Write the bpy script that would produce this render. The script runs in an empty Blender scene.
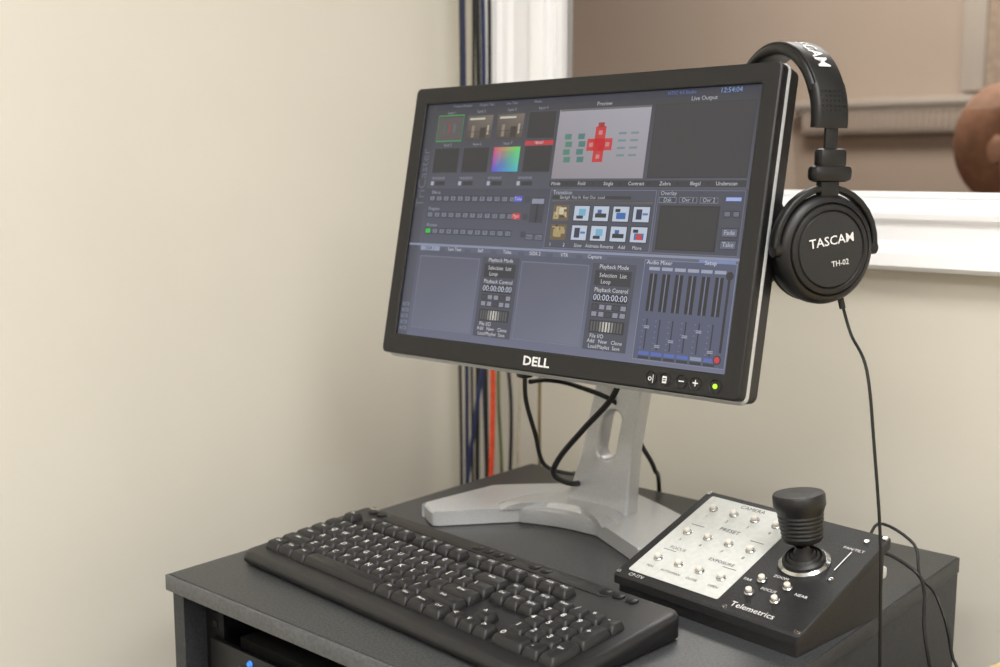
import bpy, bmesh, math, random
from mathutils import Matrix, Vector, Euler
random.seed(4)
sc=bpy.context.scene
sc.view_settings.view_transform='Standard'
COL=sc.collection
CZ=1.21            # camera height above floor
TOP=0.80           # rack cabinet top
R=math.radians
def lin(c):
    c=c/255.0
    return c/12.92 if c<=0.04045 else ((c+0.055)/1.055)**2.4
def rgb(r,g,b): return (lin(r),lin(g),lin(b),1)
def T(x,y,z): return Matrix.Translation((x,y,z))
def RX(a): return Matrix.Rotation(R(a),4,'X')
def RY(a): return Matrix.Rotation(R(a),4,'Y')
def RZ(a): return Matrix.Rotation(R(a),4,'Z')

# ---------------- materials ----------------
def mat(name,c,rough=0.5,metal=0.0,noise=0.0,nscale=60,bump=0.0,bscale=200,emit=0,spec=0.5,c2=None,coat=0):
    m=bpy.data.materials.new(name); m.use_nodes=True
    nt=m.node_tree; b=nt.nodes['Principled BSDF']
    b.inputs['Base Color'].default_value=rgb(*c)
    b.inputs['Roughness'].default_value=rough
    b.inputs['Metallic'].default_value=metal
    b.inputs['Specular IOR Level'].default_value=spec
    if coat: b.inputs['Coat Weight'].default_value=coat
    if emit:
        b.inputs['Emission Color'].default_value=rgb(*c); b.inputs['Emission Strength'].default_value=emit
    tc=nt.nodes.new('ShaderNodeTexCoord')
    if noise or c2:
        n=nt.nodes.new('ShaderNodeTexNoise'); n.inputs['Scale'].default_value=nscale; n.inputs['Detail'].default_value=3
        nt.links.new(tc.outputs['Object'],n.inputs['Vector'])
        r=nt.nodes.new('ShaderNodeValToRGB')
        r.color_ramp.elements[0].position=0.38; r.color_ramp.elements[1].position=0.62
        if c2: a0,a1=rgb(*c),rgb(*c2)
        else:
            a0=rgb(*[max(0,x*(1-noise)) for x in c]); a1=rgb(*[min(255,x*(1+noise)) for x in c])
        r.color_ramp.elements[0].color=a0; r.color_ramp.elements[1].color=a1
        nt.links.new(n.outputs['Fac'],r.inputs['Fac']); nt.links.new(r.outputs['Color'],b.inputs['Base Color'])
    if bump:
        n=nt.nodes.new('ShaderNodeTexNoise'); n.inputs['Scale'].default_value=bscale; n.inputs['Detail'].default_value=2
        nt.links.new(tc.outputs['Object'],n.inputs['Vector'])
        bp=nt.nodes.new('ShaderNodeBump'); bp.inputs['Strength'].default_value=bump; bp.inputs['Distance'].default_value=0.001
        nt.links.new(n.outputs['Fac'],bp.inputs['Height']); nt.links.new(bp.outputs['Normal'],b.inputs['Normal'])
    return m
M_wall=mat('wall_paint',(228,223,211),0.8,noise=0.006,nscale=3,bump=0.15,bscale=60)
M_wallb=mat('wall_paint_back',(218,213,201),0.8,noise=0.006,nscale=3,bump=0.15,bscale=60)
M_white=mat('trim_white_gloss',(246,246,248),0.3)
M_ceil=mat('ceiling_tile',(235,234,231),0.9,bump=0.3,bscale=90)
M_floor=mat('carpet',(98,96,94),0.95,noise=0.2,nscale=150,bump=0.6,bscale=400)
M_tan=mat('far_wall_paint',(180,160,144),0.85,noise=0.01,nscale=2)
M_heat=mat('heater_enamel',(186,172,160),0.6,noise=0.01)
M_cab=mat('cabinet_laminate',(44,46,48),0.42,nscale=420,c2=(66,68,70),bump=0.25,bscale=600)
M_cabs=mat('cabinet_side',(42,44,47),0.5,nscale=300,c2=(54,56,59),bump=0.1)
M_cabedge=mat('cabinet_edge_trim',(86,88,90),0.4,noise=0.08,nscale=300)
M_dark=mat('cabinet_inside',(12,12,13),0.7,noise=0.1)
M_bez=mat('black_bezel_plastic',(21,21,23),0.42,bump=0.08,bscale=900)
M_silver=mat('silver_plastic',(190,192,193),0.35,0.2,noise=0.02,nscale=400)
M_alu=mat('stand_silver',(190,191,193),0.33,0.4,noise=0.02,nscale=500)
M_blk=mat('black_plastic',(17,17,18),0.42,bump=0.05,bscale=800)
M_key=mat('key_plastic',(30,30,32),0.45,bump=0.1,bscale=1500)
M_kb=mat('keyboard_body',(30,30,32),0.4,bump=0.1,bscale=1200)
M_rub=mat('cable_rubber',(13,13,14),0.5,noise=0.1)
M_leg=mat('legend_white',(228,228,228),0.6,emit=0.0,noise=0.02)
M_pleather=mat('headband_vinyl',(19,19,20),0.42,bump=0.3,bscale=700)
M_cupm=mat('cup_disc',(34,35,37),0.38,noise=0.05,nscale=500)
M_chrome=mat('chrome',(205,205,205),0.18,1.0,noise=0.01)
M_plate=mat('label_plate',(200,202,199),0.5,0.0,noise=0.015,nscale=200)
M_ctrl=mat('powder_coat_black',(25,25,27),0.5,nscale=700,c2=(33,33,35),bump=0.6,bscale=900)
M_btnw=mat('button_cap',(216,212,202),0.4,noise=0.02)
M_red=mat('red_mark',(150,74,56),0.6,noise=0.03)
M_txtd=mat('printed_ink',(48,48,52),0.6,noise=0.03)
M_green=mat('power_led',(150,225,40),0.4,emit=1.2,noise=0.01)
M_blue=mat('blue_led',(60,130,220),0.4,emit=0.8,noise=0.01)
M_wood=mat('light_wood',(206,176,124),0.5,nscale=9,c2=(216,188,138))
M_skin=mat('skin',(180,134,108),0.7,noise=0.02,nscale=30)
M_hair=mat('brown_hair',(140,98,74),0.9,noise=0.05,nscale=40)
M_cloth=mat('maroon_shirt',(140,96,78),0.9,noise=0.04,nscale=90)

# ---------------- mesh builder ----------------
class MB:
    def __init__(s): s.v=[];s.f=[];s.mi=[];s.mats=[];s.cols=[]
    def slot(s,m):
        if m not in s.mats: s.mats.append(m)
        return s.mats.index(m)
    def add(s,vs,fs,m,M=None,col=None):
        o=len(s.v)
        for v in vs:
            v=Vector(v); s.v.append(tuple(M@v) if M is not None else tuple(v))
        k=s.slot(m)
        for f in fs:
            s.f.append([o+i for i in f]); s.mi.append(k)
            s.cols.append(col)
    def bm(s,b,m,M=None):
        b.verts.ensure_lookup_table()
        for i,v in enumerate(b.verts): v.index=i
        s.add([v.co.copy() for v in b.verts],[[v.index for v in f.verts] for f in b.faces],m,M); b.free()
    def box(s,size,loc,m,bev=0,M=None,seg=2):
        b=bmesh.new(); bmesh.ops.create_cube(b,size=1)
        for v in b.verts: v.co=Vector((v.co.x*size[0],v.co.y*size[1],v.co.z*size[2]))
        if bev: bmesh.ops.bevel(b,geom=b.edges[:],offset=bev,segments=seg,profile=0.5,affect='EDGES')
        s.bm(b,m,(M if M is not None else Matrix())@T(*loc))
    def box2(s,a,c,m,bev=0,M=None):
        s.box([abs(c[i]-a[i]) for i in range(3)],[(a[i]+c[i])/2 for i in range(3)],m,bev,M)
    def lathe(s,prof,m,M=None,n=32):
        vs=[];fs=[]
        for (r,z) in prof:
            for i in range(n):
                a=2*math.pi*i/n; vs.append((max(r,1e-5)*math.cos(a),max(r,1e-5)*math.sin(a),z))
        for j in range(len(prof)-1):
            for i in range(n):
                k=(i+1)%n
                fs.append([j*n+i,j*n+k,(j+1)*n+k,(j+1)*n+i])
        s.add(vs,fs,m,M)
    def rings(s,rs,m,M=None,cap=True):
        n=len(rs[0]);vs=[];fs=[]
        for r in rs: vs+=r
        for j in range(len(rs)-1):
            for i in range(n):
                k=(i+1)%n; fs.append([j*n+i,j*n+k,(j+1)*n+k,(j+1)*n+i])
        if cap:
            fs.append(list(range(n))[::-1]); fs.append([(len(rs)-1)*n+i for i in range(n)])
        s.add(vs,fs,m,M)
    def sweep(s,pts,rad,m,M=None,n=8,sub=6,cs=None,ref=None,smooth=True):
        P=[Vector(p) for p in pts]
        if smooth and len(P)>2:
            Q=[]
            for i in range(len(P)-1):
                p0=P[max(i-1,0)];p1=P[i];p2=P[i+1];p3=P[min(i+2,len(P)-1)]
                for k in range(sub):
                    t=k/sub
                    Q.append(0.5*((2*p1)+(p2-p0)*t+(2*p0-5*p1+4*p2-p3)*t*t+(3*p1-p0-3*p2+p3)*t**3))
            Q.append(P[-1]); P=Q
        cs=cs or [(math.cos(2*math.pi*i/n)*rad,math.sin(2*math.pi*i/n)*rad) for i in range(n)]
        rs=[];prev=None
        for i,p in enumerate(P):
            t=(P[min(i+1,len(P)-1)]-P[max(i-1,0)]).normalized()
            if ref is not None: a=Vector(ref); a=(a-t*a.dot(t)).normalized()
            elif prev is None:
                a=Vector((0,0,1)) if abs(t.z)<0.9 else Vector((1,0,0)); a=(a-t*a.dot(t)).normalized()
            else: a=(prev-t*prev.dot(t)).normalized()
            prev=a; b=t.cross(a)
            rs.append([tuple(p+a*c[0]+b*c[1]) for c in cs])
        s.rings(rs,m,M)
    def text(s,body,size,m,M,col=None,al='CENTER'):
        vs,fs=text_geo(body,size,al); s.add(vs,fs,m,M,col)
    def obj(s,name,parent=None,M=None,sharp=35,smooth=True):
        me=bpy.data.meshes.new(name); me.from_pydata(s.v,[],s.f)
        for m in s.mats: me.materials.append(m)
        me.polygons.foreach_set('material_index',s.mi)
        if any(c is not None for c in s.cols):
            a=me.color_attributes.new('ui','FLOAT_COLOR','CORNER')
            for p,c in zip(me.polygons,s.cols):
                for q in range(len(p.vertices)):
                    cc=(0,0,0,1) if c is None else (c[q] if isinstance(c[0],(tuple,list)) else c)
                    a.data[p.loop_start+q].color=cc
        me.validate(); me.update()
        if smooth:
            me.polygons.foreach_set('use_smooth',[True]*len(me.polygons))
            me.set_sharp_from_angle(angle=R(sharp))
        ob=bpy.data.objects.new(name,me); COL.objects.link(ob)
        if parent: ob.parent=parent
        if M is not None: ob.matrix_local=M
        return ob
_tc=bpy.data.curves.new('tmp_text','FONT'); _to=bpy.data.objects.new('tmp_text',_tc); COL.objects.link(_to); _cache={}
def text_geo(body,size,al='CENTER',bold=0):
    k=(body,al,bold)
    if k not in _cache:
        _tc.body=body;_tc.size=1;_tc.align_x=al;_tc.align_y='CENTER';_tc.resolution_u=2;_tc.offset=bold
        bpy.context.view_layer.update()
        dg=bpy.context.evaluated_depsgraph_get(); e=_to.evaluated_get(dg); me=e.to_mesh()
        _cache[k]=([tuple(v.co) for v in me.vertices],[list(p.vertices) for p in me.polygons]); e.to_mesh_clear()
    vs,fs=_cache[k]
    return [(x*size,y*size,z*size) for x,y,z in vs],fs
def empty(name,M=None,parent=None):
    e=bpy.data.objects.new(name,None); e.empty_display_size=0.05; COL.objects.link(e)
    if parent: e.parent=parent
    if M is not None: e.matrix_local=M
    return e
def rrect(x0,y0,x1,y1,r,n=4):
    out=[]
    for cx,cy,a0 in ((x1-r,y1-r,0),(x0+r,y1-r,90),(x0+r,y0+r,180),(x1-r,y0+r,270)):
        for i in range(n+1):
            a=R(a0+90*i/n); out.append((cx+r*math.cos(a),cy+r*math.sin(a)))
    return out
def prism(outer,holes,depth,bev):
    cu=bpy.data.curves.new('tmpc','CURVE'); cu.dimensions='2D'; cu.fill_mode='BOTH'
    cu.extrude=max(depth/2-bev,0); cu.bevel_depth=bev; cu.bevel_resolution=2; cu.offset=-bev
    for loop in [outer]+holes:
        sp=cu.splines.new('POLY'); sp.points.add(len(loop)-1); sp.use_cyclic_u=True
        for p,q in zip(sp.points,loop): p.co=(q[0],q[1],0,1)
    ob=bpy.data.objects.new('tmpc',cu); COL.objects.link(ob); bpy.context.view_layer.update()
    dg=bpy.context.evaluated_depsgraph_get(); e=ob.evaluated_get(dg); me=e.to_mesh()
    g=([tuple(v.co) for v in me.vertices],[list(p.vertices) for p in me.polygons]); e.to_mesh_clear()
    bpy.data.objects.remove(ob); return g
def smooth_loop(pts,sub=5):
    P=[Vector((p[0],p[1],0)) for p in pts];n=len(P);o=[]
    for i in range(n):
        p0,p1,p2,p3=P[i-1],P[i],P[(i+1)%n],P[(i+2)%n]
        for k in range(sub):
            t=k/sub
            q=0.5*((2*p1)+(p2-p0)*t+(2*p0-5*p1+4*p2-p3)*t*t+(3*p1-p0-3*p2+p3)*t**3); o.append((q.x,q.y))
    return o

# ---------------- room shell ----------------
XL,YB=-1.313,1.40; XR,YF=2.6,-2.6; H=2.6; WT=0.045
WX0,WX1,WZ0,WZ1=-1.122,0.45,CZ-0.048,2.15
b=MB(); b.box2((XL-0.1,YF,0),(XL,YB+WT,H),M_wall); b.obj('wall_left')
b=MB()
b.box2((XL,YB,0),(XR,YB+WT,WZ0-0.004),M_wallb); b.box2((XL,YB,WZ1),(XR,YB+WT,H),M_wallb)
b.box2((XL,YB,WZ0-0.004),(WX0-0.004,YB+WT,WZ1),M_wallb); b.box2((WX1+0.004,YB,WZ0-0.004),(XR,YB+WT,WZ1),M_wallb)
b.obj('wall_back')
b=MB(); b.box2((XR,YF,0),(XR+0.1,YB+WT,H),M_wall); b.obj('wall_right')
b=MB(); b.box2((XL-0.1,YF-0.1,0),(XR+0.1,YF,H),M_wall); b.obj('wall_front')
b=MB(); b.box2((-3.4,YF-0.1,-0.1),(XR+0.1,3.8,0),M_floor); b.obj('floor')
b=MB(); b.box2((-3.4,YF-0.1,H),(XR+0.1,3.8,H+0.1),M_ceil); b.obj('ceiling')
b=MB(); b.box2((XL,YF,0),(XL+0.012,YB,0.10),M_white,0.003); b.obj('baseboard_left')
b=MB(); b.box2((XL+0.012,YB-0.012,0),(XR,YB,0.10),M_white,0.003); b.obj('baseboard_back')
# added room behind the glass, approximating the window's blurred reflection
b=MB(); b.box2((-3.4,3.6,0),(XR,3.7,H),M_tan); b.obj('wall_far')
b=MB(); b.box2((-3.4,YB+WT,0),(-3.3,3.6,H),M_tan); b.obj('wall_far_left')
b=MB(); b.box2((1.6,YB+WT,0),(1.7,3.6,H),M_tan); b.obj('wall_far_right')
b=MB(); b.box2((-3.3,YB,0),(XL-0.1,YB+WT,H),M_tan); b.obj('wall_partition')

# window
win=empty('window_1')
b=MB()
b.box2((WX0-0.003,YB-0.002,WZ0),(WX0+0.010,YB+WT,WZ1),M_white); b.box2((WX1-0.010,YB-0.002,WZ0),(WX1+0.003,YB+WT,WZ1),M_white)
b.box2((WX0,YB-0.002,WZ0-0.003),(WX1,YB+WT,WZ0+0.008),M_white); b.box2((WX0,YB-0.002,WZ1-0.010),(WX1,YB+WT,WZ1+0.003),M_white)
b.box2((WX0+0.010,YB+0.004,WZ0+0.008),(WX0+0.020,YB+0.020,WZ1-0.01),M_white,0.002)
b.box2((WX0+0.010,YB+0.004,WZ0+0.008),(WX1-0.010,YB+0.020,WZ0+0.016),M_white,0.002)
b.obj('jamb_frame',win)
prof=[(0.0,0.0),(0.0,0.014),(0.012,0.020),(0.020,0.020),(0.026,0.012),(0.052,0.014),(0.058,0.020),(0.066,0.022),(0.070,0.030),(0.088,0.034),(0.094,0.030),(0.098,0.0)]
def casing(name,p0,p1,outward,scale):
    b=MB(); o=Vector(outward); rs=[]
    for q in (p0,p1):
        rs.append([tuple(Vector(q)+o*d*scale+Vector((0,-h,0))) for d,h in prof])
    b.rings(rs,M_white); b.obj(name,win,sharp=25)
casing('casing_left',(WX0,YB,WZ0-0.080),(WX0,YB,WZ1+0.1),(-1,0,0),1.14)
casing('casing_bottom',(WX0,YB,WZ0),(WX1,YB,WZ0),(0,0,-1),0.83)
casing('casing_top',(WX0,YB,WZ1),(WX1,YB,WZ1),(0,0,1),1.0)
casing('casing_right',(WX1,YB,WZ0-0.080),(WX1,YB,WZ1+0.1),(1,0,0),1.14)
mg=bpy.data.materials.new('window_glass'); mg.use_nodes=True; nt=mg.node_tree; nt.nodes.clear()
o=nt.nodes.new('ShaderNodeOutputMaterial'); mx=nt.nodes.new('ShaderNodeMixShader'); tr=nt.nodes.new('ShaderNodeBsdfTransparent'); gl=nt.nodes.new('ShaderNodeBsdfGlossy'); lw=nt.nodes.new('ShaderNodeFresnel')
lw.inputs['IOR'].default_value=1.7; gl.inputs['Roughness'].default_value=0.02; tr.inputs['Color'].default_value=(0.93,0.94,0.93,1); gl.inputs['Color'].default_value=(1,1,1,1)
nt.links.new(lw.outputs[0],mx.inputs[0]); nt.links.new(tr.outputs[0],mx.inputs[1]); nt.links.new(gl.outputs[0],mx.inputs[2]); nt.links.new(mx.outputs[0],o.inputs[0])
gx0,gx1,gz0,gz1=WX0+0.010,WX1-0.010,WZ0+0.008,WZ1-0.010
b=MB(); b.add([(gx0,YB+.021,gz0),(gx1,YB+.021,gz0),(gx1,YB+.021,gz1),(gx0,YB+.021,gz1)],[[0,1,2,3]],mg); b.obj('glass_pane',win,smooth=False)

# things in the added room, part of the approximated window reflection
b=MB()
b.box2((-1.78,3.55,1.31),(-0.6,3.595,1.40),M_heat,0.008)
for i in range(56): b.box2((-1.76+i*0.02,3.543,1.325),(-1.752+i*0.02,3.552,1.385),M_tan)
b.box2((-1.82,3.53,1.395),(-0.56,3.595,1.418),M_heat,0.005)
b.obj('wall_heater')
b=MB()
b.box2((-1.27,3.55,1.43),(-1.20,3.595,2.30),M_heat,0.004);b.box2((-0.41,3.55,1.43),(-0.34,3.595,2.30),M_heat,0.004);b.box2((-1.27,3.55,2.30),(-0.34,3.595,2.37),M_heat,0.004)
b.box2((-1.20,3.56,1.43),(-0.41,3.59,2.30),mat('board_cork',(172,148,128),0.9,noise=.05,nscale=60),0.003)
b.obj('notice_board')

# person seated on stool behind the glass, added to stand in for a blurred reflection
PX,PY=-0.845,2.62
per=empty('reflection_figure',T(PX,PY,0)@RZ(95))
def skin(name,verts,edges,rad,m,parent,root=0,lv=2):
    me=bpy.data.meshes.new(name); me.from_pydata(verts,edges,[]); ob=bpy.data.objects.new(name,me); COL.objects.link(ob); ob.parent=parent
    s=ob.modifiers.new('skin','SKIN'); 
    for i,r in enumerate(rad): me.skin_vertices[0].data[i].radius=(r,r*0.85) if not isinstance(r,tuple) else r
    for i in range(len(verts)): me.skin_vertices[0].data[i].use_root=(i==root)
    u=ob.modifiers.new('sub','SUBSURF'); u.levels=lv; u.render_levels=lv
    me.materials.append(m); return ob
vs=[(0,0,.56),(0,0.01,.74),(0,0.01,.92),(0,0,1.05)];ed=[(0,1),(1,2),(2,3)];rd=[(.15,.11),(.13,.10),(.15,.10),.06]
for sx in (-1,1):
    k=len(vs)
    vs+=[(sx*.17,0,.99),(sx*.22,.02,.74),(sx*.12,-.22,.66)];rd+=[.055,.043,.03];ed+=[(2,k),(k,k+1),(k+1,k+2)]
    k=len(vs)
    vs+=[(sx*.10,-.04,.55),(sx*.12,-.42,.54),(sx*.12,-.42,.10),(sx*.12,-.55,.05)];rd+=[.09,.06,.045,.04];ed+=[(0,k),(k,k+1),(k+1,k+2),(k+2,k+3)]
skin('body',vs,ed,rd,M_cloth,per)
skin('neck',[(0,0,1.02),(0,-.005,1.10),(0,-.015,1.19)],[(0,1),(1,2)],[.055,.052,.05],M_skin,per)
for sx in (-1,1):
    vs=[(sx*.12,-.22,.665),(sx*.105,-.29,.655)];ed=[(0,1)];rd=[.028,.033]
    for i in range(4):
        k=len(vs);x=sx*(.135-.02*i);L=(.055,.07,.075,.06)[i]
        vs+=[(x,-.31,.655),(x,-.31-L*.6,.65),(x,-.31-L,.635)];rd+=[.009,.009,.008];ed+=[(1,k),(k,k+1),(k+1,k+2)]
    k=len(vs);vs+=[(sx*.075,-.27,.65),(sx*.06,-.305,.645)];rd+=[.011,.009];ed+=[(0,k),(k,k+1)]
    skin('hand_%d'%(1 if sx<0 else 2),vs,ed,rd,M_skin,per)
def blob(name,fn,m,parent):
    bb=bmesh.new(); bmesh.ops.create_uvsphere(bb,u_segments=32,v_segments=24,radius=1)
    for v in bb.verts: v.co=Vector(fn(v.co))
    mbx=MB(); mbx.bm(bb,m); return mbx.obj(name,parent,sharp=180)
def headf(c):
    x,y,z=c; w=0.078*(1-0.22*max(0,-z)); X=x*w; Y=y*0.098; Z=z*0.118
    if y<0:
        Y+= -0.022*math.exp(-((x/0.16)**2+((z+0.1)/0.22)**2))
        Y+= 0.010*math.exp(-(((abs(x)-0.4)/0.16)**2+((z-0.1)/0.12)**2))
        Y+= -0.006*math.exp(-((x/0.3)**2+((z+0.5)/0.08)**2))
    return (X,Y-0.02,Z+1.245)
blob('head',headf,M_skin,per)
def hairf(c):
    x,y,z=c
    f=max(0,min(1,(-y-0.05)/0.35))*max(0,min(1,(0.6-z)/0.3))   # face opening
    k=1.06-0.30*f
    if z>0: Z=z*0.118*k; w=1.0
    else: Z=z*0.13; w=1.0
    w*= (1.03-0.2*f)
    return (x*0.082*w,y*0.092*k-0.004,Z+1.262)
blob('hair',hairf,M_hair,per)
b=MB()
for sx in (-1,1):
    b.lathe([(0,.003),(.012,.003),(.013,0),(0,-.003)],M_white,T(sx*.03,-.105,1.262)@RX(90),n=12)
    b.lathe([(0,.0045),(.005,.0045),(.006,.003)],M_hair,T(sx*.03,-.105,1.262)@RX(90),n=12)
    b.lathe([(0,.006),(.016,.006),(.02,.0),(.014,-.006),(0,-.006)],M_skin,T(sx*.080,-.012,1.245)@RY(90)@Matrix.Diagonal((1.5,1,1,1)),n=16)
b.box((.04,.006,.008),(0,-.112,1.186),M_red,.003); b.obj('face_features',per)
b=MB()
b.lathe([(0,.43),(.17,.43),(.18,.44),(.18,.46),(.16,.475),(0,.475)],M_blk,T(PX,PY,0)); b.lathe([(.025,.02),(.025,.44)],M_chrome,T(PX,PY,0))
b.lathe([(0,0),(.2,0),(.2,.012),(.03,.03),(0,.03)],M_chrome,T(PX,PY,0)); b.obj('stool')

# ---------------- rack cabinet ----------------
CX0,CX1,CY0,CY1=-0.988,-0.402,0.621,1.20
cab=empty('equipment_rack_cabinet')
b=MB()
b.box2((CX0,CY0,TOP-0.016),(CX1,CY1,TOP),M_cab,0.0015); b.obj('top_panel',cab)
b=MB()
b.box2((CX0-0.0015,CY0-0.003,TOP-0.017),(CX1+0.0015,CY0,TOP-0.0008),M_cabedge,0.0008)
b.box2((CX0-0.0025,CY0-0.003,TOP-0.017),(CX0,CY1,TOP-0.0008),M_cabedge,0.0008)
b.box2((CX1,CY0-0.003,TOP-0.017),(CX1+0.0015,CY1,TOP-0.0008),M_cabs,0.0006)
b.obj('edge_banding',cab)
b=MB()
b.box2((CX0,CY0+0.004,0.04),(CX0+0.018,CY1,TOP-0.016),M_cabs); b.box2((CX1-0.018,CY0+0.004,0.04),(CX1,CY1,TOP-0.016),M_cabs)
b.box2((CX0+0.018,CY1-0.012,0.04),(CX1-0.018,CY1,TOP-0.016),M_dark); b.box2((CX0,CY0+0.004,0.04),(CX1,CY1,0.06),M_cabs)
b.obj('carcass',cab)
b=MB()
for x in (CX0+0.018,CX1-0.018-0.03):
    b.box2((x,CY0+0.03,0.06),(x+0.03,CY0+0.034,TOP-0.016),M_blk)
    for i in range(44): b.box((0.007,0.002,0.007),(x+0.017,CY0+0.0295,0.08+i*0.01588),M_dark)
b.obj('rack_rails',cab)
b=MB()
for x in (CX0+0.05,CX1-0.05):
    for y in (CY0+0.05,CY1-0.05):
        b.lathe([(0,-.011),(.02,-.011),(.022,-.008),(.022,.008),(.02,.011),(0,.011)],M_blk,T(x,y,0.022)@RY(90),n=20); b.box((.03,.03,.01),(x,y,0.036),M_chrome)
b.obj('casters',cab)
ru=empty('rack_computer',None,cab)
b=MB()
b.box2((CX0+0.035,CY0+0.022,0.56),(CX1-0.035,CY0+0.029,0.735),M_blk,0.002); b.box2((CX0+0.055,CY0+0.045,0.56),(CX1-0.055,CY1-0.06,0.733),M_dark)
for i in range(26): b.box2((CX0+0.10+i*0.013,CY0+0.0205,0.575),(CX0+0.107+i*0.013,CY0+0.0225,0.70),M_dark)
b.lathe([(0,.003),(.0022,.003),(.0035,0)],M_blue,T(-0.886,CY0+0.022,0.726)@RX(90),n=16)
b.box2((-0.93,CY0+0.02,0.60),(-0.925,CY0+0.008,0.70),M_chrome,.002)
b.obj('faceplate',ru)
b=MB(); b.sweep([(-0.90,CY0+0.02,0.718),(-0.89,CY0+0.0,0.716),(-0.86,CY0+0.0,0.70),(-0.80,CY0+0.01,0.63),(-0.78,CY0+0.02,0.60)],0.0022,mat('blue_patch_cable',(50,96,150),0.4,noise=.02)); b.obj('patch_cable',ru)

# ---------------- monitor ----------------
mon=empty('computer_monitor',T(-0.7200,0.8813,CZ-0.207)@RZ(-0.9))
W,Hh=0.462,0.303
pan=empty('panel_pivot',RX(-12.2)@RY(-0.6),mon)
SX0,SX1,SZ0,SZ1=-W/2+0.0185,W/2-0.0185,Hh*0.074,Hh*0.938
V=T(0,0,0)@RX(90)     # xy plane -> xz plane, normal toward -y
b=MB()
vs,fs=prism(rrect(-W/2,0,W/2,Hh,0.006),[rrect(SX0,SZ0,SX1,SZ1,0.001,1)],0.016,0.002)
b.add(vs,fs,M_bez,T(0,0.008,0)@V); b.obj('bezel',pan,sharp=30)
b=MB()
def ringat(x0,z0,x1,z1,r,y): return [(x,y,z) for x,z in rrect(x0,z0,x1,z1,r)]
b.rings([ringat(-W/2,-0.001,W/2,Hh,.007,.006),ringat(-W/2-.0006,-0.0034,W/2+.0006,Hh+.0016,.008,.008),ringat(-W/2-.0006,-0.0034,W/2+.0006,Hh+.0016,.008,.0105)],M_silver)
b.rings([ringat(-W/2-.0004,-0.0024,W/2+.0004,Hh+.001,.008,.0106),ringat(-W/2,-.001,W/2,Hh,.008,.026),ringat(-W/2+.004,.003,W/2-.004,Hh-.004,.01,.032),ringat(-W/2+.02,.02,W/2-.02,Hh-.02,.012,.038)],M_blk)
b.rings([ringat(-.13,.04,.10,Hh-.03,.02,.036),ringat(-.12,.05,.09,Hh-.04,.02,.058),ringat(-.10,.07,.07,Hh-.06,.02,.064)],M_blk)
b.obj('rear_shell',pan,M=T(0,.005,0),sharp=30)
b=MB(); b.box2((SX0-.003,.004,SZ0-.003),(SX1+.003,.010,SZ1+.003),M_blk); b.obj('lcd_backing',pan)
# UI screen
ms=bpy.data.materials.new('lcd_screen'); ms.use_nodes=True; nt=ms.node_tree; p=nt.nodes['Principled BSDF']
at=nt.nodes.new('ShaderNodeVertexColor'); at.layer_name='ui'
p.inputs['Base Color'].default_value=(0.018,0.018,0.020,1); p.inputs['Roughness'].default_value=0.38; p.inputs['Specular IOR Level'].default_value=0.5
nt.links.new(at.outputs['Color'],p.inputs['Emission Color']); p.inputs['Emission Strength'].default_value=0.68
SW,SH=SX1-SX0,SZ1-SZ0
ui=MB()
def P2(s,v,L): return (SX0+s*SW,0.0036-L*0.00008,SZ1-v*SH)
def q(s0,v0,s1,v1,c,L=1,grad=None):
    cc=rgb(*c) if grad is None else [rgb(*g) for g in grad]
    ui.add([P2(s0,v1,L),P2(s1,v1,L),P2(s1,v0,L),P2(s0,v0,L)],[[0,1,2,3]],ms,None,cc)
def frame(s0,v0,s1,v1,c,L,fill=None,w=0.0018):
    q(s0,v0,s1,v1,c,L); q(s0+w,v0+w*1.6,s1-w,v1-w*1.6,fill,L+1)
def tx(t,s,v,size,c=(204,207,218),L=6,al='CENTER'):
    x,y,z=P2(s,v,L); ui.text(t,size,ms,T(x,y,z)@RX(90),rgb(*c),al)
q(0,0,1,1,(52,54,64),0,[(112,118,142),(124,130,156),(44,46,56),(48,50,60)])
q(0.003,0.62,0.997,0.997,(92,98,122),1,[(104,110,136),(118,124,150),(86,92,116),(80,86,108)])
q(0.0,0.365,1.0,0.60,(78,84,104),1,[(84,90,110),(88,94,116),(66,70,88),(64,68,86)])
q(0,0,1,0.028,(40,44,66),1)
q(0,0.0,0.035,1,(56,60,74),2,[(78,82,100),(88,92,112),(52,56,68),(44,46,56)])
x,y,z=P2(0.018,0.32,6); ui.text('TriCaster',0.017,ms,T(x,y,z)@RX(90)@RZ(90),rgb(108,112,128))
for i,t in enumerate(('Preview Monitor','Output Tabs','Live Text','Media')): tx(t,0.13+i*0.085,0.014,0.0042,(150,156,175))
tx('NTSC 4:3 Studio',0.80,0.014,0.0046,(100,136,215)); tx('12:54:04',0.925,0.015,0.0068,(140,180,240))
cols=[(0.047,0.14),(0.152,0.245),(0.256,0.35),(0.36,0.45)]
for j,(v0,v1) in enumerate(((0.052,0.165),(0.19,0.30))):
    for i,(a,c) in enumerate(cols):
        frame(a,v0,c,v1,(74,78,94),2,(32,33,40))
        tx('Input %d'%(j*4+i+1),(a+c)/2,v0-0.011,0.0044,(170,174,190))
a,c=cols[0]; q(a+.003,.058,c-.003,.16,(92,84,88),4); q(a,.05,c,.055,(60,170,90),5); q(a,.16,c,.165,(60,170,90),5); q(a,.05,a+.002,.165,(60,170,90),5); q(c-.002,.05,c,.165,(60,170,90),5)
for i in range(3): q(a+.022+i*.018,.09,a+.03+i*.018,.125,((70,106,96),(150,60,64),(84,116,116))[i],5)
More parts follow.
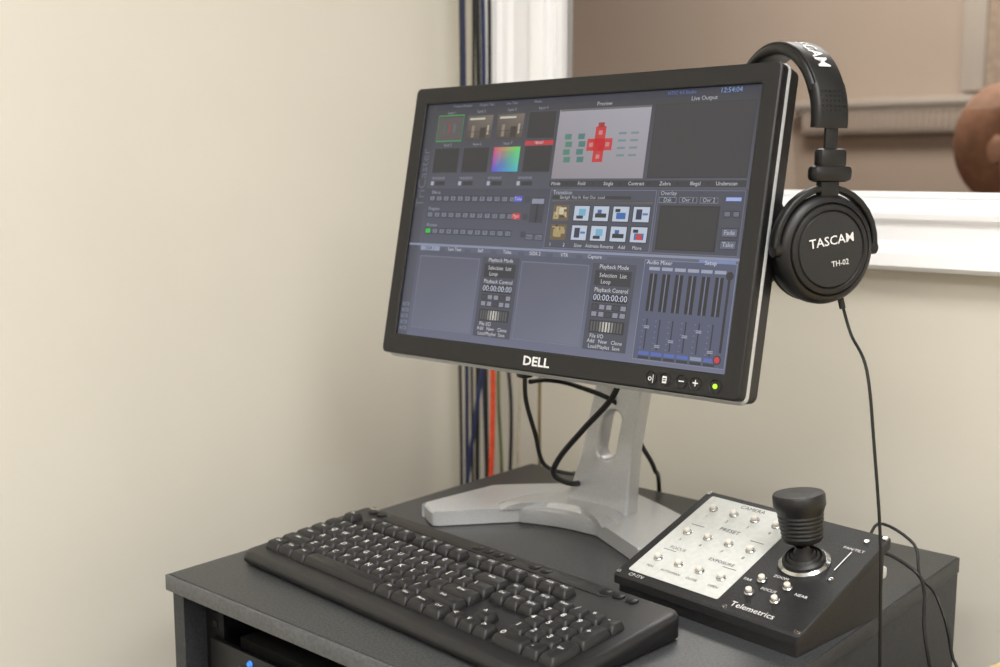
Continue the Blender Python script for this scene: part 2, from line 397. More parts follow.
for a,c in cols[1:3]:
    q(a+.003,.058,c-.003,.16,(96,86,78),4,[(70,60,54),(84,72,62),(128,118,108),(104,96,90)])
    q(a+.01,.068,c-.03,.076,(225,218,205),5); q(a+.02,.10,a+.03,.15,(150,138,124),5); q(a+.05,.11,a+.07,.155,(50,42,38),5);q(a+.074,.10,a+.080,.14,(190,182,170),5); q(a+.004,.125,c-.004,.128,(60,52,46),5)
a,c=cols[2]; q(a+.003,.194,c-.003,.296,(0,0,0),4,[(90,60,230),(60,200,215),(110,235,90),(240,70,110)])
q(a+.03,.21,c-.02,.28,(150,150,160),4,[(110,120,210),(100,190,190),(130,210,130),(190,130,120)])
a,c=cols[3]; q(a,.172,c,.19,(215,36,48),4); tx('Black',(a+c)/2,.181,.0042,(240,220,220))
for i in range(4):
    q(.05+i*.1,.335,.06+i*.1,.352,(190,195,210),4); q(.065+i*.1,.335,.10+i*.1,.352,(36,38,48),4)
    tx('00:00:00:00',.075+i*.1,.322,.0042,(160,165,185))
tx('Preview',0.59,0.038,0.0058); tx('Live Output',0.86,0.038,0.0058)
q(0.458,0.052,0.724,0.325,(150,146,156),2,[(156,150,158),(166,162,172),(182,180,192),(172,168,180)])
q(.46,.052,.724,.06,(110,106,112),3)
q(.574,.125,.604,.262,(216,28,40),4); q(.553,.172,.626,.218,(216,28,40),4); q(.580,.11,.598,.128,(170,24,34),5)
for (a,v) in ((.589,.149),(.589,.241),(.565,.195),(.613,.195)):
    q(a-.0055,v-.008,a+.0055,v+.008,(210,140,146),5)
for s,c in ((.492,(80,140,122)),(.532,(70,130,126)),(.652,(112,148,156)),(.686,(124,148,156))):
    for k in range(4):
        if c[0]<90 : q(s-.008+.004*(k%2),.15+k*.03,s+.012+.004*(k%2),.172+k*.03,c,4)
        else: q(s-.010,.15+k*.028,s+.012,.158+k*.028,c,4)
q(0.735,0.052,0.99,0.325,(38,39,46),2); q(.738,.056,.987,.32,(47,48,55),3)
q(0.455,0.333,0.99,0.357,(40,42,54),2)
for i,t in enumerate(('Mode','Field','Single','Contrast','Zebra','Illegal','Underscan')): tx(t,.475+i*.078,.345,.0052,(225,228,236))
for i in range(6): q(.505+i*.078,.340,.51+i*.078,.350,(20,22,28),4)
for j,v in enumerate((.405,.475,.545)):
    tx(('Effects','Program','Preview')[j],.075,v-.022,.005,(175,180,196))
    for i in range(12):
        s=.052+i*.0255; c=(126,132,152)
        if j==2 and i==0: c=(50,220,80)
        frame(s,v-.010,s+.0215,v+.016,(26,28,38),3,c,.0022); tx(str(i+1),s+.0105,v+.003,.0052,(20,22,30),6)
    if j==0: q(.350,v-.010,.376,v+.014,(88,92,220),5); tx('Take',.363,v+.002,.005,(230,230,240),8)
    if j==1: q(.350,v-.010,.376,v+.014,(225,52,62),5); tx('Pgm',.363,v+.002,.005,(240,220,220),8)
    q(.385,v-.008,.40,v+.016,(60,64,80),5)
q(.405,.40,.448,.50,(54,58,74),3); q(.424,.40,.430,.50,(24,25,32),4); q(.408,.405,.446,.425,(150,156,176),5)
for i in range(2): frame(.40+i*.03,.545,.426+i*.03,.57,(34,36,46),3,(120,126,146)); tx(('Auto','Take')[i],.413+i*.03,.558,.0044,(20,20,28))
frame(.462,.368,.768,.598,(120,126,150),2,(70,75,94)); tx('Transition',.50,.38,.006,al='CENTER')
q(.47,.392,.70,.404,(36,38,50),4); tx('Backgd  Key In  Key Out  Load',.56,.398,.0045); q(.47,.41,.76,.418,(150,130,90),4,[(60,62,74),(120,110,92),(60,62,74),(120,110,96)])
for j,v in enumerate((.428,.503)):
    for i in range(5):
        s=.484+i*.0565
        if i==0:
            q(s-.006,v,s+.042,v+.062,(110,92,66),4)
            for k in range(14): q(s-.004+random.random()*.038,v+random.random()*.05,s+.002+random.random()*.038,v+.006+random.random()*.05,random.choice([(190,170,120),(60,50,40),(230,220,190)]),5)
        else:
            frame(s,v,s+.048,v+.062,(30,34,48),4,(208,220,240),.002)
            k=(i*3+j)%4
            if k==0: q(s+.010,v+.012,s+.026,v+.050,(30,44,78),6); q(s+.028,v+.026,s+.042,v+.034,(70,120,190),7)
            elif k==1: q(s+.012,v+.026,s+.038,v+.050,(44,110,190),6); q(s+.008,v+.012,s+.022,v+.024,(20,24,34),7)
            elif k==2: q(s+.008,v+.030,s+.040,v+.046,(24,28,40),6); q(s+.014,v+.016,s+.026,v+.030,(60,100,170),7)
            else: q(s+.016,v+.014,s+.036,v+.040,(120,190,225),6); q(s+.010,v+.040,s+.03,v+.052,(30,36,56),7)
            if j==1 and i==4: q(s+.018,v+.03,s+.034,v+.05,(220,60,50),8)
for i,t in enumerate(('1','2','Slow','Animate','Reverse','Add','More')): tx(t,.482+i*.042,.583,.0050,(225,228,236))
frame(.772,.368,.992,.598,(110,116,140),2,(66,70,88)); tx('Overlay',.80,.38,.0056)
for i,t in enumerate(('Dsk','Ovr 1','Ovr 2')): frame(.776+i*.053,.393,.822+i*.053,.415,(150,156,176),3,(54,58,74)); tx(t,.799+i*.053,.404,.0056)
q(.782,.424,.935,.585,(24,25,31),4); q(.786,.43,.931,.58,(38,39,46),5)
frame(.945,.39,.985,.408,(60,90,200),3,(180,200,245))
for i in range(2): frame(.945+i*.022,.44,.962+i*.022,.462,(30,32,42),3,(110,116,136))
for i,t in enumerate(('Fade','Take')): frame(.945,.50+i*.042,.985,.532+i*.042,(30,32,42),3,(104,110,132)); tx(t,.965,.516+i*.042,.006)
q(0.0,.603,1.0,.612,(150,158,186),3)
for i in range(7): q(.045+i*.09,.613,.115+i*.09,.632,((160,168,196) if i==0 else (96,102,126)),4); tx(('DDR 1','Live Text','Still','Titles','DDR 2','VTR','Capture')[i],.08+i*.09,.623,.0052,(235,236,242) if i else (30,32,40))
for a,c in ((.048,.262),(.402,.608)):
    frame(a,.655,c,.965,(128,134,158),4,(104,109,130)); q(a+.003,.66,c-.003,.96,(0,0,0),6,[(110,115,138),(122,127,150),(96,101,122),(92,97,116)])
for a in (.272,.618):
    w=.122
    q(a,.645,a+w,.97,(70,75,94),4)
    tx('Playback Mode',a+w/2,.658,.0058,(235,236,242)); q(a+.01,.672,a+w-.01,.728,(40,43,55),5); tx('Selection  List',a+w/2,.69,.0058,(235,236,242),7); tx('Loop',a+w*.35,.714,.0058,(235,236,242),7)
    tx('Playback Control',a+w/2,.745,.0058,(235,236,242)); q(a+.012,.758,a+w-.012,.79,(12,13,18),5); tx('00:00:00:00',a+w/2,.774,.0088,(220,228,255),7)
    for r_ in range(2):
        for i in range(5): frame(a+.012+i*.02,.797+r_*.027,a+.03+i*.02,.82+r_*.027,(20,22,30),5,(150,155,172) if (i+r_)%3 else (60,64,78)); 
    q(a+.012,.858,a+w-.012,.905,(30,32,40),5)
    for i in range(11): q(a+.016+i*.0083,.863,a+.021+i*.0083,.9,[(90,92,96),(150,150,150),(205,205,200),(232,228,215)][3-min(3,abs(i-5))],6)
    tx('File I/O',a+w*.3,.918,.0056,(235,236,242)); tx('Add   New   Clone',a+w/2,.937,.0054,(235,236,242),7); tx('Load/Playlist  Save',a+w/2,.957,.0052,(235,236,242),7)
frame(.76,.622,.995,.985,(140,146,172),4,(84,92,122)); q(.90,.613,.99,.632,(130,150,200),4)
tx('Audio Mixer',.80,.632,.0056,(235,236,242)); tx('Setup',.93,.624,.0056,(235,236,242))
for i in range(6):
    s=.775+i*.0335
    q(s,.648,s+.028,.66,(170,178,200),6); q(s+.004,.672,s+.012,.808,(14,16,22),6); q(s+.016,.672,s+.024,.808,(14,16,22),6)
    q(s+.0135,.672,s+.0145,.808,(150,160,190),6)
    q(s+.011,.835,s+.014,.945,(26,30,44),6); q(s+.006,.860+.022*((i*7)%4),s+.020,.870+.022*((i*7)%4),(160,168,190),7); q(s+.006,.864+.022*((i*7)%4),s+.020,.8655+.022*((i*7)%4),(30,32,40),8)
    for k in range(6): q(s+.001,.84+k*.02,s+.004,.842+k*.02,(150,158,185),6)
    q(s,.953,s+.028,.966,(84,112,200) if i not in (4,) else (150,160,190),6); q(s,.970,s+.028,.98,(40,44,58),6)
q(.977,.65,.983,.93,(24,26,34),6)
def disc(s,v,r,c,L):
    x,y,z=P2(s,v,L); n=14
    ui.add([(x+r*math.cos(2*math.pi*i/n),y,z+r*math.sin(2*math.pi*i/n)) for i in range(n)],[list(range(n))],ms,None,rgb(*c))
disc(.98,.665,.004,(30,32,42),8); disc(.975,.955,.0042,(30,32,42),8); disc(.975,.955,.003,(225,50,60),9)
for i in range(5): q(.005,.86+i*.026,.031,.876+i*.026,(120,128,150),4); tx('Tab',.018,.868+i*.026,.0045,(20,22,30))
ui.obj('screen_interface',pan,smooth=False)
# bezel marks
b=MB()
vs,fs=text_geo('DELL',0.0130,bold=.025); b.add(vs,fs,M_leg,T(-0.0025,-0.0004,0.0108)@RX(90)@Matrix.Diagonal((1.2,1,1,1)))
for i,x in enumerate((.137,.152,.170,.185,.2055)):
    Mi=T(x,-0.0004,.0108)@RX(90)
    if i==0: b.text('o|',.0085,M_leg,Mi)
    if i==1: b.box((.0045,.0065,.0002),(0,0,0),M_leg,0,Mi); b.box((.003,.001,.0002),(0,.001,.0002),M_bez,0,Mi); b.box((.003,.001,.0002),(0,-.001,.0002),M_bez,0,Mi)
    if i==2: b.text('\u2212',.012,M_leg,Mi)
    if i==3: b.text('+',.012,M_leg,Mi)
    b.lathe([(.0055,.0003),(.006,.0006),(.0062,.0003)],M_blk,Mi,n=20)
b.lathe([(0,.0010),(.0020,.0009),(.0023,0)],M_green,T(.2055,-.0002,.0108)@RX(90),n=16); b.obj('bezel_marks',pan,smooth=False)
# stand
MI=mon.matrix_local.inverted()
BC=(-0.790,1.043)
half=[(0,-.046),(.045,-.052),(.055,-.056),(.118,-.108),(.124,-.112),(.130,-.113),(.150,-.096),(.154,-.090),(.155,-.084),(.128,.005),(.118,.022),(.055,.066),(.045,.070),(0,.074)]
loop=half+[(-x,y) for x,y in half[::-1][1:-1]]
lp=smooth_loop(loop,3)
def scale(l,k,z,drop=0):
    return [(x*k,(y+.02)*k-.02,z-drop*(x/.136)**2) for x,y in l]
b=MB(); Mb=MI@T(BC[0],BC[1],TOP)@RZ(11)
b.rings([scale(lp,.99,.001),scale(lp,1,.002),scale(lp,1,.016,.0),scale(lp,.985,.018,.0)],M_alu,Mb)
b.rings([scale(lp,.50,.017),scale(lp,.44,.0225),scale(lp,.36,.025)],M_alu,Mb)
b.obj('stand_foot',mon,sharp=25)
b=MB()
out=[(-.043,0),(.043,0),(.039,.03),(.033,.08),(.031,.16),(.031,.34),(-.031,.34),(-.031,.16),(-.033,.08),(-.039,.03)]
vs,fs=prism(out,[rrect(-.0115,.066,.0115,.123,.011,6)],.024,.003)
vs=[(x+y*.16,-z+y*.06,y) for x,y,z in vs]     # lean; (x, depth, height)
b.add(vs,[f[::-1] for f in fs],M_alu,MI@T(-0.759,1.047,TOP+.012)@RZ(3)); b.obj('stand_column',mon,sharp=30)
b=MB(); b.box((.09,.075,.09),(0,.080,.15),M_blk,.01); b.box((.03,.018,.016),(-.10,.05,.025),M_blk,.003); b.obj('tilt_hinge',pan)
b=MB()
zt=TOP
b.box((.016,.016,.028),(-.805,.965,zt+.190),M_blk,.004,MI)
b.sweep([(-.805,.965,zt+.178),(-.805,.967,zt+.15),(-.802,.98,zt+.11),(-.805,1.0,zt+.07),(-.815,1.06,zt+.045),(-.86,1.15,zt+.02),(-.88,1.22,zt-.02),(-.88,1.25,zt-.2),(-.88,1.25,.02)],.0026,M_rub,MI)
b.sweep([(-.80,.967,zt+.172),(-.79,.99,zt+.172),(-.765,1.01,zt+.165),(-.735,1.05,zt+.14),(-.725,1.08,zt+.09),(-.74,1.13,zt+.05),(-.79,1.22,zt-.02),(-.80,1.25,zt-.3),(-.80,1.25,.02)],.0028,M_rub,MI)
b.sweep([(-.685,.985,zt+.20),(-.70,.985,zt+.165),(-.735,.98,zt+.125),(-.775,.99,zt+.085),(-.79,1.0,zt+.060),(-.782,1.03,zt+.045),(-.80,1.1,zt+.040),(-.83,1.2,zt+.015),(-.84,1.23,zt-.05),(-.84,1.24,.02)],.0034,M_rub,MI)
b.obj('monitor_cables',mon)

# ---------------- keyboard ----------------
KL,KD=.443,.172
kb=empty('computer_keyboard',T(-0.948,0.860,TOP)@RZ(-4.5))
def ztk(y): return .026+ y/KD*.013
def kout(ins):
    return rrect(0+ins,-KD+ins,KL-ins,0-ins,.012-ins*.5,5)
b=MB()
b.rings([[(x,y,.001) for x,y in kout(.003)],[(x,y,.004) for x,y in kout(0)],[(x,y,ztk(y)-.005) for x,y in kout(0)],[(x,y,ztk(y)-.001) for x,y in kout(.002)],[(x,y,ztk(y)) for x,y in kout(.006)]],M_kb)
b.obj('body',kb,sharp=50)
U=.0183;KX=.0150;KY=-.034
keys=MB();leg=MB()
def key(ux,uy,w,label,h=1):
    x0=KX+ux*U+.0006;x1=KX+(ux+w)*U-.0006;y1=KY-uy*U-.0006;y0=KY-(uy+h)*U+.0006
    def rg(i,dz,sh=0): return [(x,y+sh,ztk(y)+dz) for x,y in rrect(x0+i,y0+i,x1-i,y1-i,.0018,2)]
    keys.rings([rg(0,.0003),rg(.0004,.003),rg(.0020,.0072,.0005),rg(.0030,.0078,.0005)],M_key)
    if label:
        cx,cy=(x0+x1)/2,(y0+y1)/2
        one=len(label)==1
        px=x0+.0060 if one else cx; py=cy+.0014
        M_=T(px,py,ztk(py)+.0081)@RX(math.degrees(math.atan(.013/KD)))
        vs,fs=text_geo(label,.0086 if one else .0046,bold=.008); leg.add(vs,fs,M_leg,M_)
key(0,0,1,'Esc')
for i in range(12): key(2+i+(i//4)*.5,0,1,'F%d'%(i+1))
r=1.4
for i,c in enumerate('`1234567890-='): key(i,r,1,c)
key(13,r,2,'Back')
key(0,r+1,1.5,'Tab')
for i,c in enumerate('QWERTYUIOP[]'): key(1.5+i,r+1,1,c)
key(13.5,r+1,1.5,'\\')
key(0,r+2,1.75,'Caps')
for i,c in enumerate("ASDFGHJKL;'"): key(1.75+i,r+2,1,c)
key(12.75,r+2,2.25,'Enter')
key(0,r+3,2.25,'Shift')
for i,c in enumerate('ZXCVBNM,./'): key(2.25+i,r+3,1,c)
key(12.25,r+3,2.75,'Shift')
x=0
for w,t in ((1.25,'Ctrl'),(1.25,'Win'),(1.25,'Alt'),(6.25,''),(1.25,'Alt'),(1.25,'Win'),(1.25,'Menu'),(1.25,'Ctrl')): key(x,r+4,w,t);x+=w
for i,t in enumerate(('PrSc','ScLk','Paus')): key(15.25+i,0,1,t)
for i,t in enumerate(('Ins','Home','PgUp')): key(15.25+i,r,1,t)
for i,t in enumerate(('Del','End','PgDn')): key(15.25+i,r+1,1,t)
key(16.25,r+3,1,'^')
for i,t in enumerate('<v>'): key(15.25+i,r+4,1,t)
for j,row in enumerate((('Num','/','*','-'),('7','8','9'),('4','5','6'),('1','2','3'))):
    for i,t in enumerate(row): key(18.5+i,r+j,1,t)
key(21.5,r+1,1,'+',2);key(21.5,r+3,1,'Ent',2);key(18.5,r+4,2,'0');key(20.5,r+4,1,'.')
keys.obj('keycaps',kb,sharp=40); leg.obj('legends',kb,smooth=False)
b=MB()
for x in (.02,.034,.19,.205,.22,.235,.27,.285,.36,.375,.39):
    b.rings([[(X,Y,ztk(Y)-.0005+dz) for X,Y in rrect(x+i,-.019+i,x+.011-i,-.009-i,.003,3)] for i,dz in ((0,0),(0,.0018),(.001,.0026))],M_blk)
b.rings([[(X,Y,ztk(Y)-.0005+dz) for X,Y in rrect(.012+i,-.010+i,.026-i,-.003-i,.003,3)] for i,dz in ((0,0),(0,.0015),(.001,.002))],M_chrome)
b.rings([[(X,Y,ztk(Y)-.0005+dz) for X,Y in rrect(.05+i,-.024+i,KL-.07-i,-.006-i,.006,3)] for i,dz in ((0,0),(0,.001),(.001,.0012))],M_blk)
b.obj('media_buttons',kb)

# ---------------- camera controller with joystick ----------------
ct=empty('camera_joystick_controller',T(-0.616,0.872,TOP)@RZ(-6.5))
CW,CD,HF,HB=.207,.148,.021,.074
def cz(y): return HF+(HB-HF)*y/CD
b=MB()
b.rings([[(x,y,.0) for x,y in rrect(.004,.004,CW-.004,CD-.004,.002,2)],[(x,y,cz(y)-.008) for x,y in rrect(.004,.004,CW-.004,CD-.004,.002,2)]],M_ctrl)
b.rings([[(x,y,cz(y)-.009) for x,y in rrect(0,0,CW,CD,.003,3)],[(x,y,cz(y)-.001) for x,y in rrect(0,0,CW,CD,.003,3)],[(x,y,cz(y)) for x,y in rrect(.001,.001,CW-.001,CD-.001,.003,3)]],M_ctrl)
b.obj('housing',ct)
sl=math.degrees(math.atan((HB-HF)/CD)); LS=math.hypot(CD,HB-HF)
PT=T(0,0,HF)@RX(sl)
def pp(a,bb,z=0): return PT@T(a*CW,bb*LS,z)
b=MB()
b.rings([[(x,y,z) for x,y in rrect(.05*CW,.07*LS,.56*CW,.95*LS,.002,2)] for z in (.0001,.0006)],M_plate,PT); b.obj('label_plate',ct)
b=MB()
btn=[(.13+i*.12,v) for v in (.82,.54,.24) for i in range(4)]
btn+=[(.66,.33),(.79,.33),(.66,.20),(.79,.20)]
for n_,(a,v) in enumerate(btn):
    Mx=pp(a,v)
    b.lathe([(.0048,.0006),(.0048,.0016),(.0040,.0020),(.0034,.003),(.0034,.0035)],M_chrome,Mx,n=12)
    b.lathe([(.0030,.003),(.0030,.0055),(.0025,.0061),(0,.0063)],M_btnw,Mx,n=14)
b.obj('push_buttons',ct)
b=MB()
z=.0008
b.text('CAMERA',.0074,M_txtd,pp(.31,.915,z)); b.text('PRESET',.0074,M_txtd,pp(.31,.66,z)); b.text('EXPOSURE',.006,M_txtd,pp(.42,.37,z)); b.text('FOCUS',.006,M_txtd,pp(.17,.37,z))
for i in range(4):
    b.text(str(i+1),.0056,M_txtd,pp(.13+i*.12,.74,z)); b.text(str(i+5),.0056,M_txtd,pp(.13+i*.12,.46,z)); b.text(('PEN','AUTO/MAN','CLOSE','OPEN')[i],.0044,M_txtd,pp(.13+i*.12,.155,z))
for v in (.66,.37):
    for a0,a1 in ((.08,.20),(.42,.54)): b.box(((a1-a0)*CW*.6,.0005,.0002),(0,0,0),M_txtd,0,pp((a0+a1)/2,v-.03,z))
b.text('CP-ITV',.006,M_leg,pp(.12,.035,z)); b.text('Telemetrics',.0095,M_leg,pp(.74,.075,z))
b.text('ZOOM',.005,M_leg,pp(.725,.395,z)); b.text('FOCUS',.005,M_leg,pp(.725,.265,z)); b.text('FAR',.005,M_leg,pp(.60,.30,z)); b.text('NEAR',.005,M_leg,pp(.87,.30,z)); b.text('PAN/TILT',.005,M_leg,pp(.90,.80,z))
b.box((.001,.03,.0003),(0,0,0),M_leg,0,pp(.90,.68,z))
b.obj('printed_labels',ct,smooth=False)
b=MB()
for a,v in ((.02,.03),(.98,.03),(.98,.97),(.02,.97),(.62,.03),(.92,.9),(.92,.5)):
    b.lathe([(.0028,.0002),(.0026,.0012),(.0008,.0014),(0,.001)],M_chrome,pp(a,v),n=12)
b.obj('screws',ct)
J=pp(.760,.57)
b=MB()
b.lathe([(.0235,.0003),(.0235,.003),(.021,.005),(.018,.005),(.017,.003)],M_chrome,J)
b.lathe([(.020,.004),(.0195,.007),(.017,.009),(.016,.007),(.013,.011),(.0125,.009),(.010,.014),(.0095,.012),(.0065,.017),(.006,.021)],M_blk,J)
Jt=J@RX(-sl+2)@RY(-7)
b.lathe([(.0042,.010),(.0042,.028)],M_chrome,Jt,n=16)
prf=[(0,.020),(.013,.020),(.0165,.022)]
for k in range(7): prf+=[(.0180+.0004*k,.024+k*.0038),(.0188+.0004*k,.0262+k*.0038)]
prf+=[(.0226,.053),(.0236,.055),(.0236,.064),(.0225,.066),(.019,.0666),(0,.0658)]
b.lathe(prf,M_pleather,Jt,n=40); b.obj('joystick',ct,sharp=30)
b=MB()
b.box((.03,.02,.014),(CW*.72,CD+.008,.03),M_silver,.003); b.box((.016,.03,.012),(CW*.88,CD+.012,.03),M_plate,.003)
b.obj('rear_connectors',ct)
b=MB(); z0=TOP
b.sweep([(-.435,1.045,z0+.03),(-.425,1.06,z0+.035),(-.40,1.075,z0+.018),(-.385,1.06,z0+.006),(-.372,1.03,z0-.02),(-.355,1.02,z0-.10),(-.35,1.02,z0-.30),(-.36,1.05,.003)],.0018,M_rub)
b.sweep([(-.44,1.045,z0+.03),(-.45,1.10,z0+.05),(-.42,1.12,z0+.03),(-.405,1.10,z0+.006),(-.38,1.08,z0-.004),(-.36,1.07,z0-.05),(-.345,1.06,z0-.15),(-.335,1.06,.003)],.0016,M_rub)
b.sweep([(-.47,1.045,z0+.03),(-.48,1.07,z0+.03),(-.52,1.10,z0+.01),(-.56,1.16,z0+.006),(-.60,1.212,z0-.01),(-.60,1.24,z0-.3),(-.6,1.24,.003)],.0026,M_rub)
b.obj('controller_cable')

# ---------------- headphones ----------------
HPM=T(-0.516,0.997,CZ+0.040)@RZ(-28)
hp=empty('headphones',HPM)
RB=.066; DX=-.005
def arc(a0,a1,r,n=24): return [(r*math.cos(R(a0+(a1-a0)*i/n)),0,r*math.sin(R(a0+(a1-a0)*i/n))) for i in range(n+1)]
def rcs(w,t,r=.003): return [(x,y) for x,y in rrect(-w/2,-t/2,w/2,t/2,r,3)]
b=MB()
b.sweep(arc(22,158,RB),0,M_pleather,cs=rcs(.036,.010,.0045),ref=(0,1,0),smooth=False)
b.sweep(arc(0,180,RB+.0055,36),0,M_blk,cs=rcs(.030,.003,.001),ref=(0,1,0),smooth=False)
b.sweep(arc(-6,26,RB+.001,10),0,M_blk,cs=rcs(.034,.013,.004),ref=(0,1,0),smooth=False)
b.sweep(arc(154,186,RB+.001,10),0,M_blk,cs=rcs(.034,.013,.004),ref=(0,1,0),smooth=False)
for k in range(5):
    for j in range(6):
        a=R(6+k*3.4); b.box((.0012,.0022,.0012),((RB+.0077)*math.cos(a),-.011+j*.0045,(RB+.0077)*math.sin(a)),M_cupm)
b.obj('headband',hp,sharp=40)
b=MB()
for i,ch in enumerate('TASCAM'):
    ph=R(94-i*10); n_=Vector((math.cos(ph),0,math.sin(ph))); t_=Vector((math.sin(ph),0,-math.cos(ph))); p_=n_*(RB+.0074)
    vs,fs=text_geo(ch,.0175,bold=.018)
    b.add(vs,fs,M_leg,Matrix(((t_.x,0,n_.x,p_.x),(t_.y,1,n_.y,p_.y),(t_.z,0,n_.z,p_.z),(0,0,0,1))))
b.obj('headband_lettering',hp,smooth=False)
KC=1.09
for sgn,nm in ((1,'a'),(-1,'b')):
    F=(Matrix() if sgn==1 else RZ(180))@T(DX,0,0)
    b=MB()
    b.box((.004,.013,.05),(.075,0,-.020),M_blk,.001,F)
    b.box((.0135,.028,.018),(.0755,0,-.034),M_blk,.004,F); b.box((.016,.040,.015),(.0755,0,-.047),M_blk,.005,F)
    b.box((.010,.020,.02),(.073,0,-.058),M_blk,.003,F)
    yk=[(.072,.0525*math.cos(R(a)),-.112+.0525*math.sin(R(a))) for a in range(180,-1,-12)]
    b.sweep(yk,0,M_blk,F,cs=rcs(.010,.006,.002),ref=(1,0,0),smooth=False)
    for s2 in (-1,1): b.lathe([(0,-.004),(.006,-.004),(.006,.004),(0,.004)],M_blk,F@T(.072,s2*.0505,-.114)@RX(90),n=16)
    b.obj('yoke_'+nm,hp)
    b=MB(); C=F@T(.068,0,-.114)@RY(90)@Matrix.Diagonal((KC,KC,1,1))
    b.lathe([(0,-.012),(.040,-.012),(.0445,-.009),(.0455,-.002),(.0455,.004),(.044,.009),(.041,.012),(.0385,.0125),(.0375,.011)],M_blk,C,n=56)
    b.lathe([(.0375,.011),(.0365,.0135),(.034,.0145),(.0325,.0145),(.0315,.013)],M_pleather,C,n=56)
    b.lathe([(.0315,.013),(.0305,.0145),(.020,.0152),(0,.0155)],M_cupm,C,n=56)
    cush=[(.0275+ .0135*1.25*math.cos(R(a)),-.015+.0075*math.sin(R(a))) for a in range(-180,181,20)]
    b.lathe(cush,M_pleather,C,n=48); b.lathe([(0,-.013),(.02,-.013)],M_dark,C)
    b.obj('ear_cup_'+nm,hp,sharp=40)
b=MB()
TM=T(.068+DX+.0162,0,-.114)@Matrix(((0,0,1,0),(1,0,0,0),(0,1,0,0),(0,0,0,1)))@RZ(8)
vs,fs=text_geo('TASCAM',.0114,bold=.008); b.add(vs,fs,M_leg,TM@T(0,.008,0)@Matrix.Diagonal((1.08,1,1,1)))
vs,fs=text_geo('TH-02',.0070,bold=.008); b.add(vs,fs,M_leg,TM@T(.007,-.013,0)); b.obj('cup_lettering',hp,smooth=False)
HI=HPM.inverted()
c0=HPM@Vector((.068+DX,.022,-.157))
b=MB()
b.sweep([tuple(c0),(c0.x+.003,c0.y+.001,c0.z-.012)],.0030,M_blk,HI,smooth=False)
b.sweep([(c0.x+.003,c0.y+.001,c0.z-.01),(c0.x+.012,c0.y+.001,c0.z-.035),(-.414,.970,CZ-.18),(-.400,.962,CZ-.25),(-.389,.958,CZ-.33),(-.384,.955,CZ-.41),(-.380,.953,CZ-.50),(-.378,.945,CZ-.60),(-.37,.95,CZ-.85),(-.36,.95,.02)],.0015,M_rub,HI,sub=8)
b.obj('cord',hp)

# ---------------- wall cables ----------------
wc=empty('hanging_cable_bundle')
b=MB()
def cm(c): return mat('cable_%d_%d_%d'%c,c,.5,noise=.05)
for i,(x,y,r_,c,z1) in enumerate(((-1.262,1.35,.0028,(22,24,34),2.6),(-1.248,1.345,.0034,(30,40,78),2.6),(-1.234,1.35,.0024,(20,20,22),2.6),(-1.219,1.345,.0038,(18,18,20),2.6),(-1.206,1.345,.0036,(30,42,84),2.6),(-1.192,1.34,.003,(20,20,22),2.6),(-1.172,1.32,.0042,(232,78,36),1.15),(-1.155,1.33,.0026,(96,104,60),1.15),(-1.12,1.335,.0022,(190,180,160),1.12),(-1.09,1.34,.0024,(120,100,60),1.12))):
    pts=[]
    n=9
    for k in range(n):
        z=.03+(z1-.03)*k/(n-1); pts.append((x+random.uniform(-.006,.006),y+random.uniform(-.006,.003),z))
    b.sweep(pts,r_,cm(c),sub=5)
b.sweep([(-1.20,1.33,1.30),(-1.185,1.32,1.1),(-1.178,1.315,1.0),(-1.175,1.31,.92),(-1.185,1.30,.82),(-1.21,1.30,.6),(-1.22,1.33,.03)],.0036,cm((30,42,84)))
b.sweep([(-1.17,1.33,1.15),(-1.15,1.32,1.0),(-1.13,1.315,.90),(-1.12,1.31,.80),(-1.14,1.32,.5),(-1.14,1.33,.03)],.0028,cm((20,20,22)))
b.obj('cables',wc)

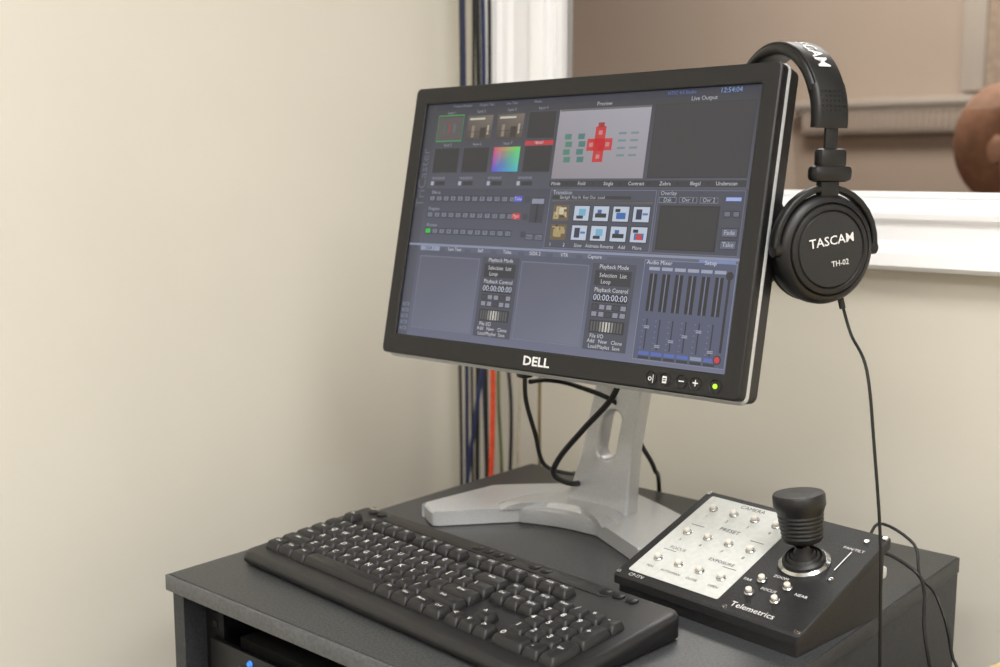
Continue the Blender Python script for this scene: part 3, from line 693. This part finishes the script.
# ---------------- side desk ----------------
dk=empty('wooden_desk',T(-.362,.855,0)@RZ(-18.4))
b=MB(); b.box2((0,0,.745),(1.0,.42,.77),M_wood,.003); b.obj('desk_top',dk)
b=MB()
for x in (.04,.96):
    for y in (.04,.38): b.box((.035,.035,.745),(x,y,.3725),M_cabedge,.003)
b.box2((.05,.05,.69),(.95,.065,.745),M_wood);b.box2((.05,.355,.69),(.95,.37,.745),M_wood); b.obj('desk_legs',dk)

# ---------------- lights ----------------
def ceil_light(x,y,sx,sy,power,col=(1,.985,.962)):
    e=empty('ceiling_light',T(x,y,H))
    b=MB(); w=.03
    b.box2((-sx/2-w,-sy/2-w,-.03),(sx/2+w,-sy/2,0),M_white);b.box2((-sx/2-w,sy/2,-.03),(sx/2+w,sy/2+w,0),M_white);b.box2((-sx/2-w,-sy/2,-.03),(-sx/2,sy/2,0),M_white);b.box2((sx/2,-sy/2,-.03),(sx/2+w,sy/2,0),M_white)
    b.obj('light_housing',e)
    l=bpy.data.lights.new('tube_light','AREA'); l.shape='RECTANGLE'; l.size=sx;l.size_y=sy;l.energy=power;l.color=col
    o=bpy.data.objects.new('tube_light',l); COL.objects.link(o); o.parent=e; o.matrix_local=T(0,0,-.012)
ceil_light(.3,.2,1.2,.6,35); ceil_light(.3,-1.5,1.2,.6,50); ceil_light(1.8,-.6,.6,1.2,41)
ceil_light(-1.2,2.6,1.2,.6,34,(1,.96,.91))  # unseen lamp, added to brighten the room behind the glass
w=bpy.data.worlds.new('world'); sc.world=w; w.use_nodes=True; w.node_tree.nodes['Background'].inputs[0].default_value=(.8,.85,.9,1); w.node_tree.nodes['Background'].inputs[1].default_value=.3

bpy.data.objects.remove(_to)
# ---------------- camera ----------------
cd=bpy.data.cameras.new('camera'); co=bpy.data.objects.new('camera',cd); COL.objects.link(co)
cd.sensor_width=36; cd.lens=41.3; co.location=(0,0,CZ); co.rotation_euler=(R(90-8.33),0,R(41.1)); cd.clip_start=.02
cd.dof.use_dof=True; cd.dof.focus_distance=1.08; cd.dof.aperture_fstop=5
sc.camera=co
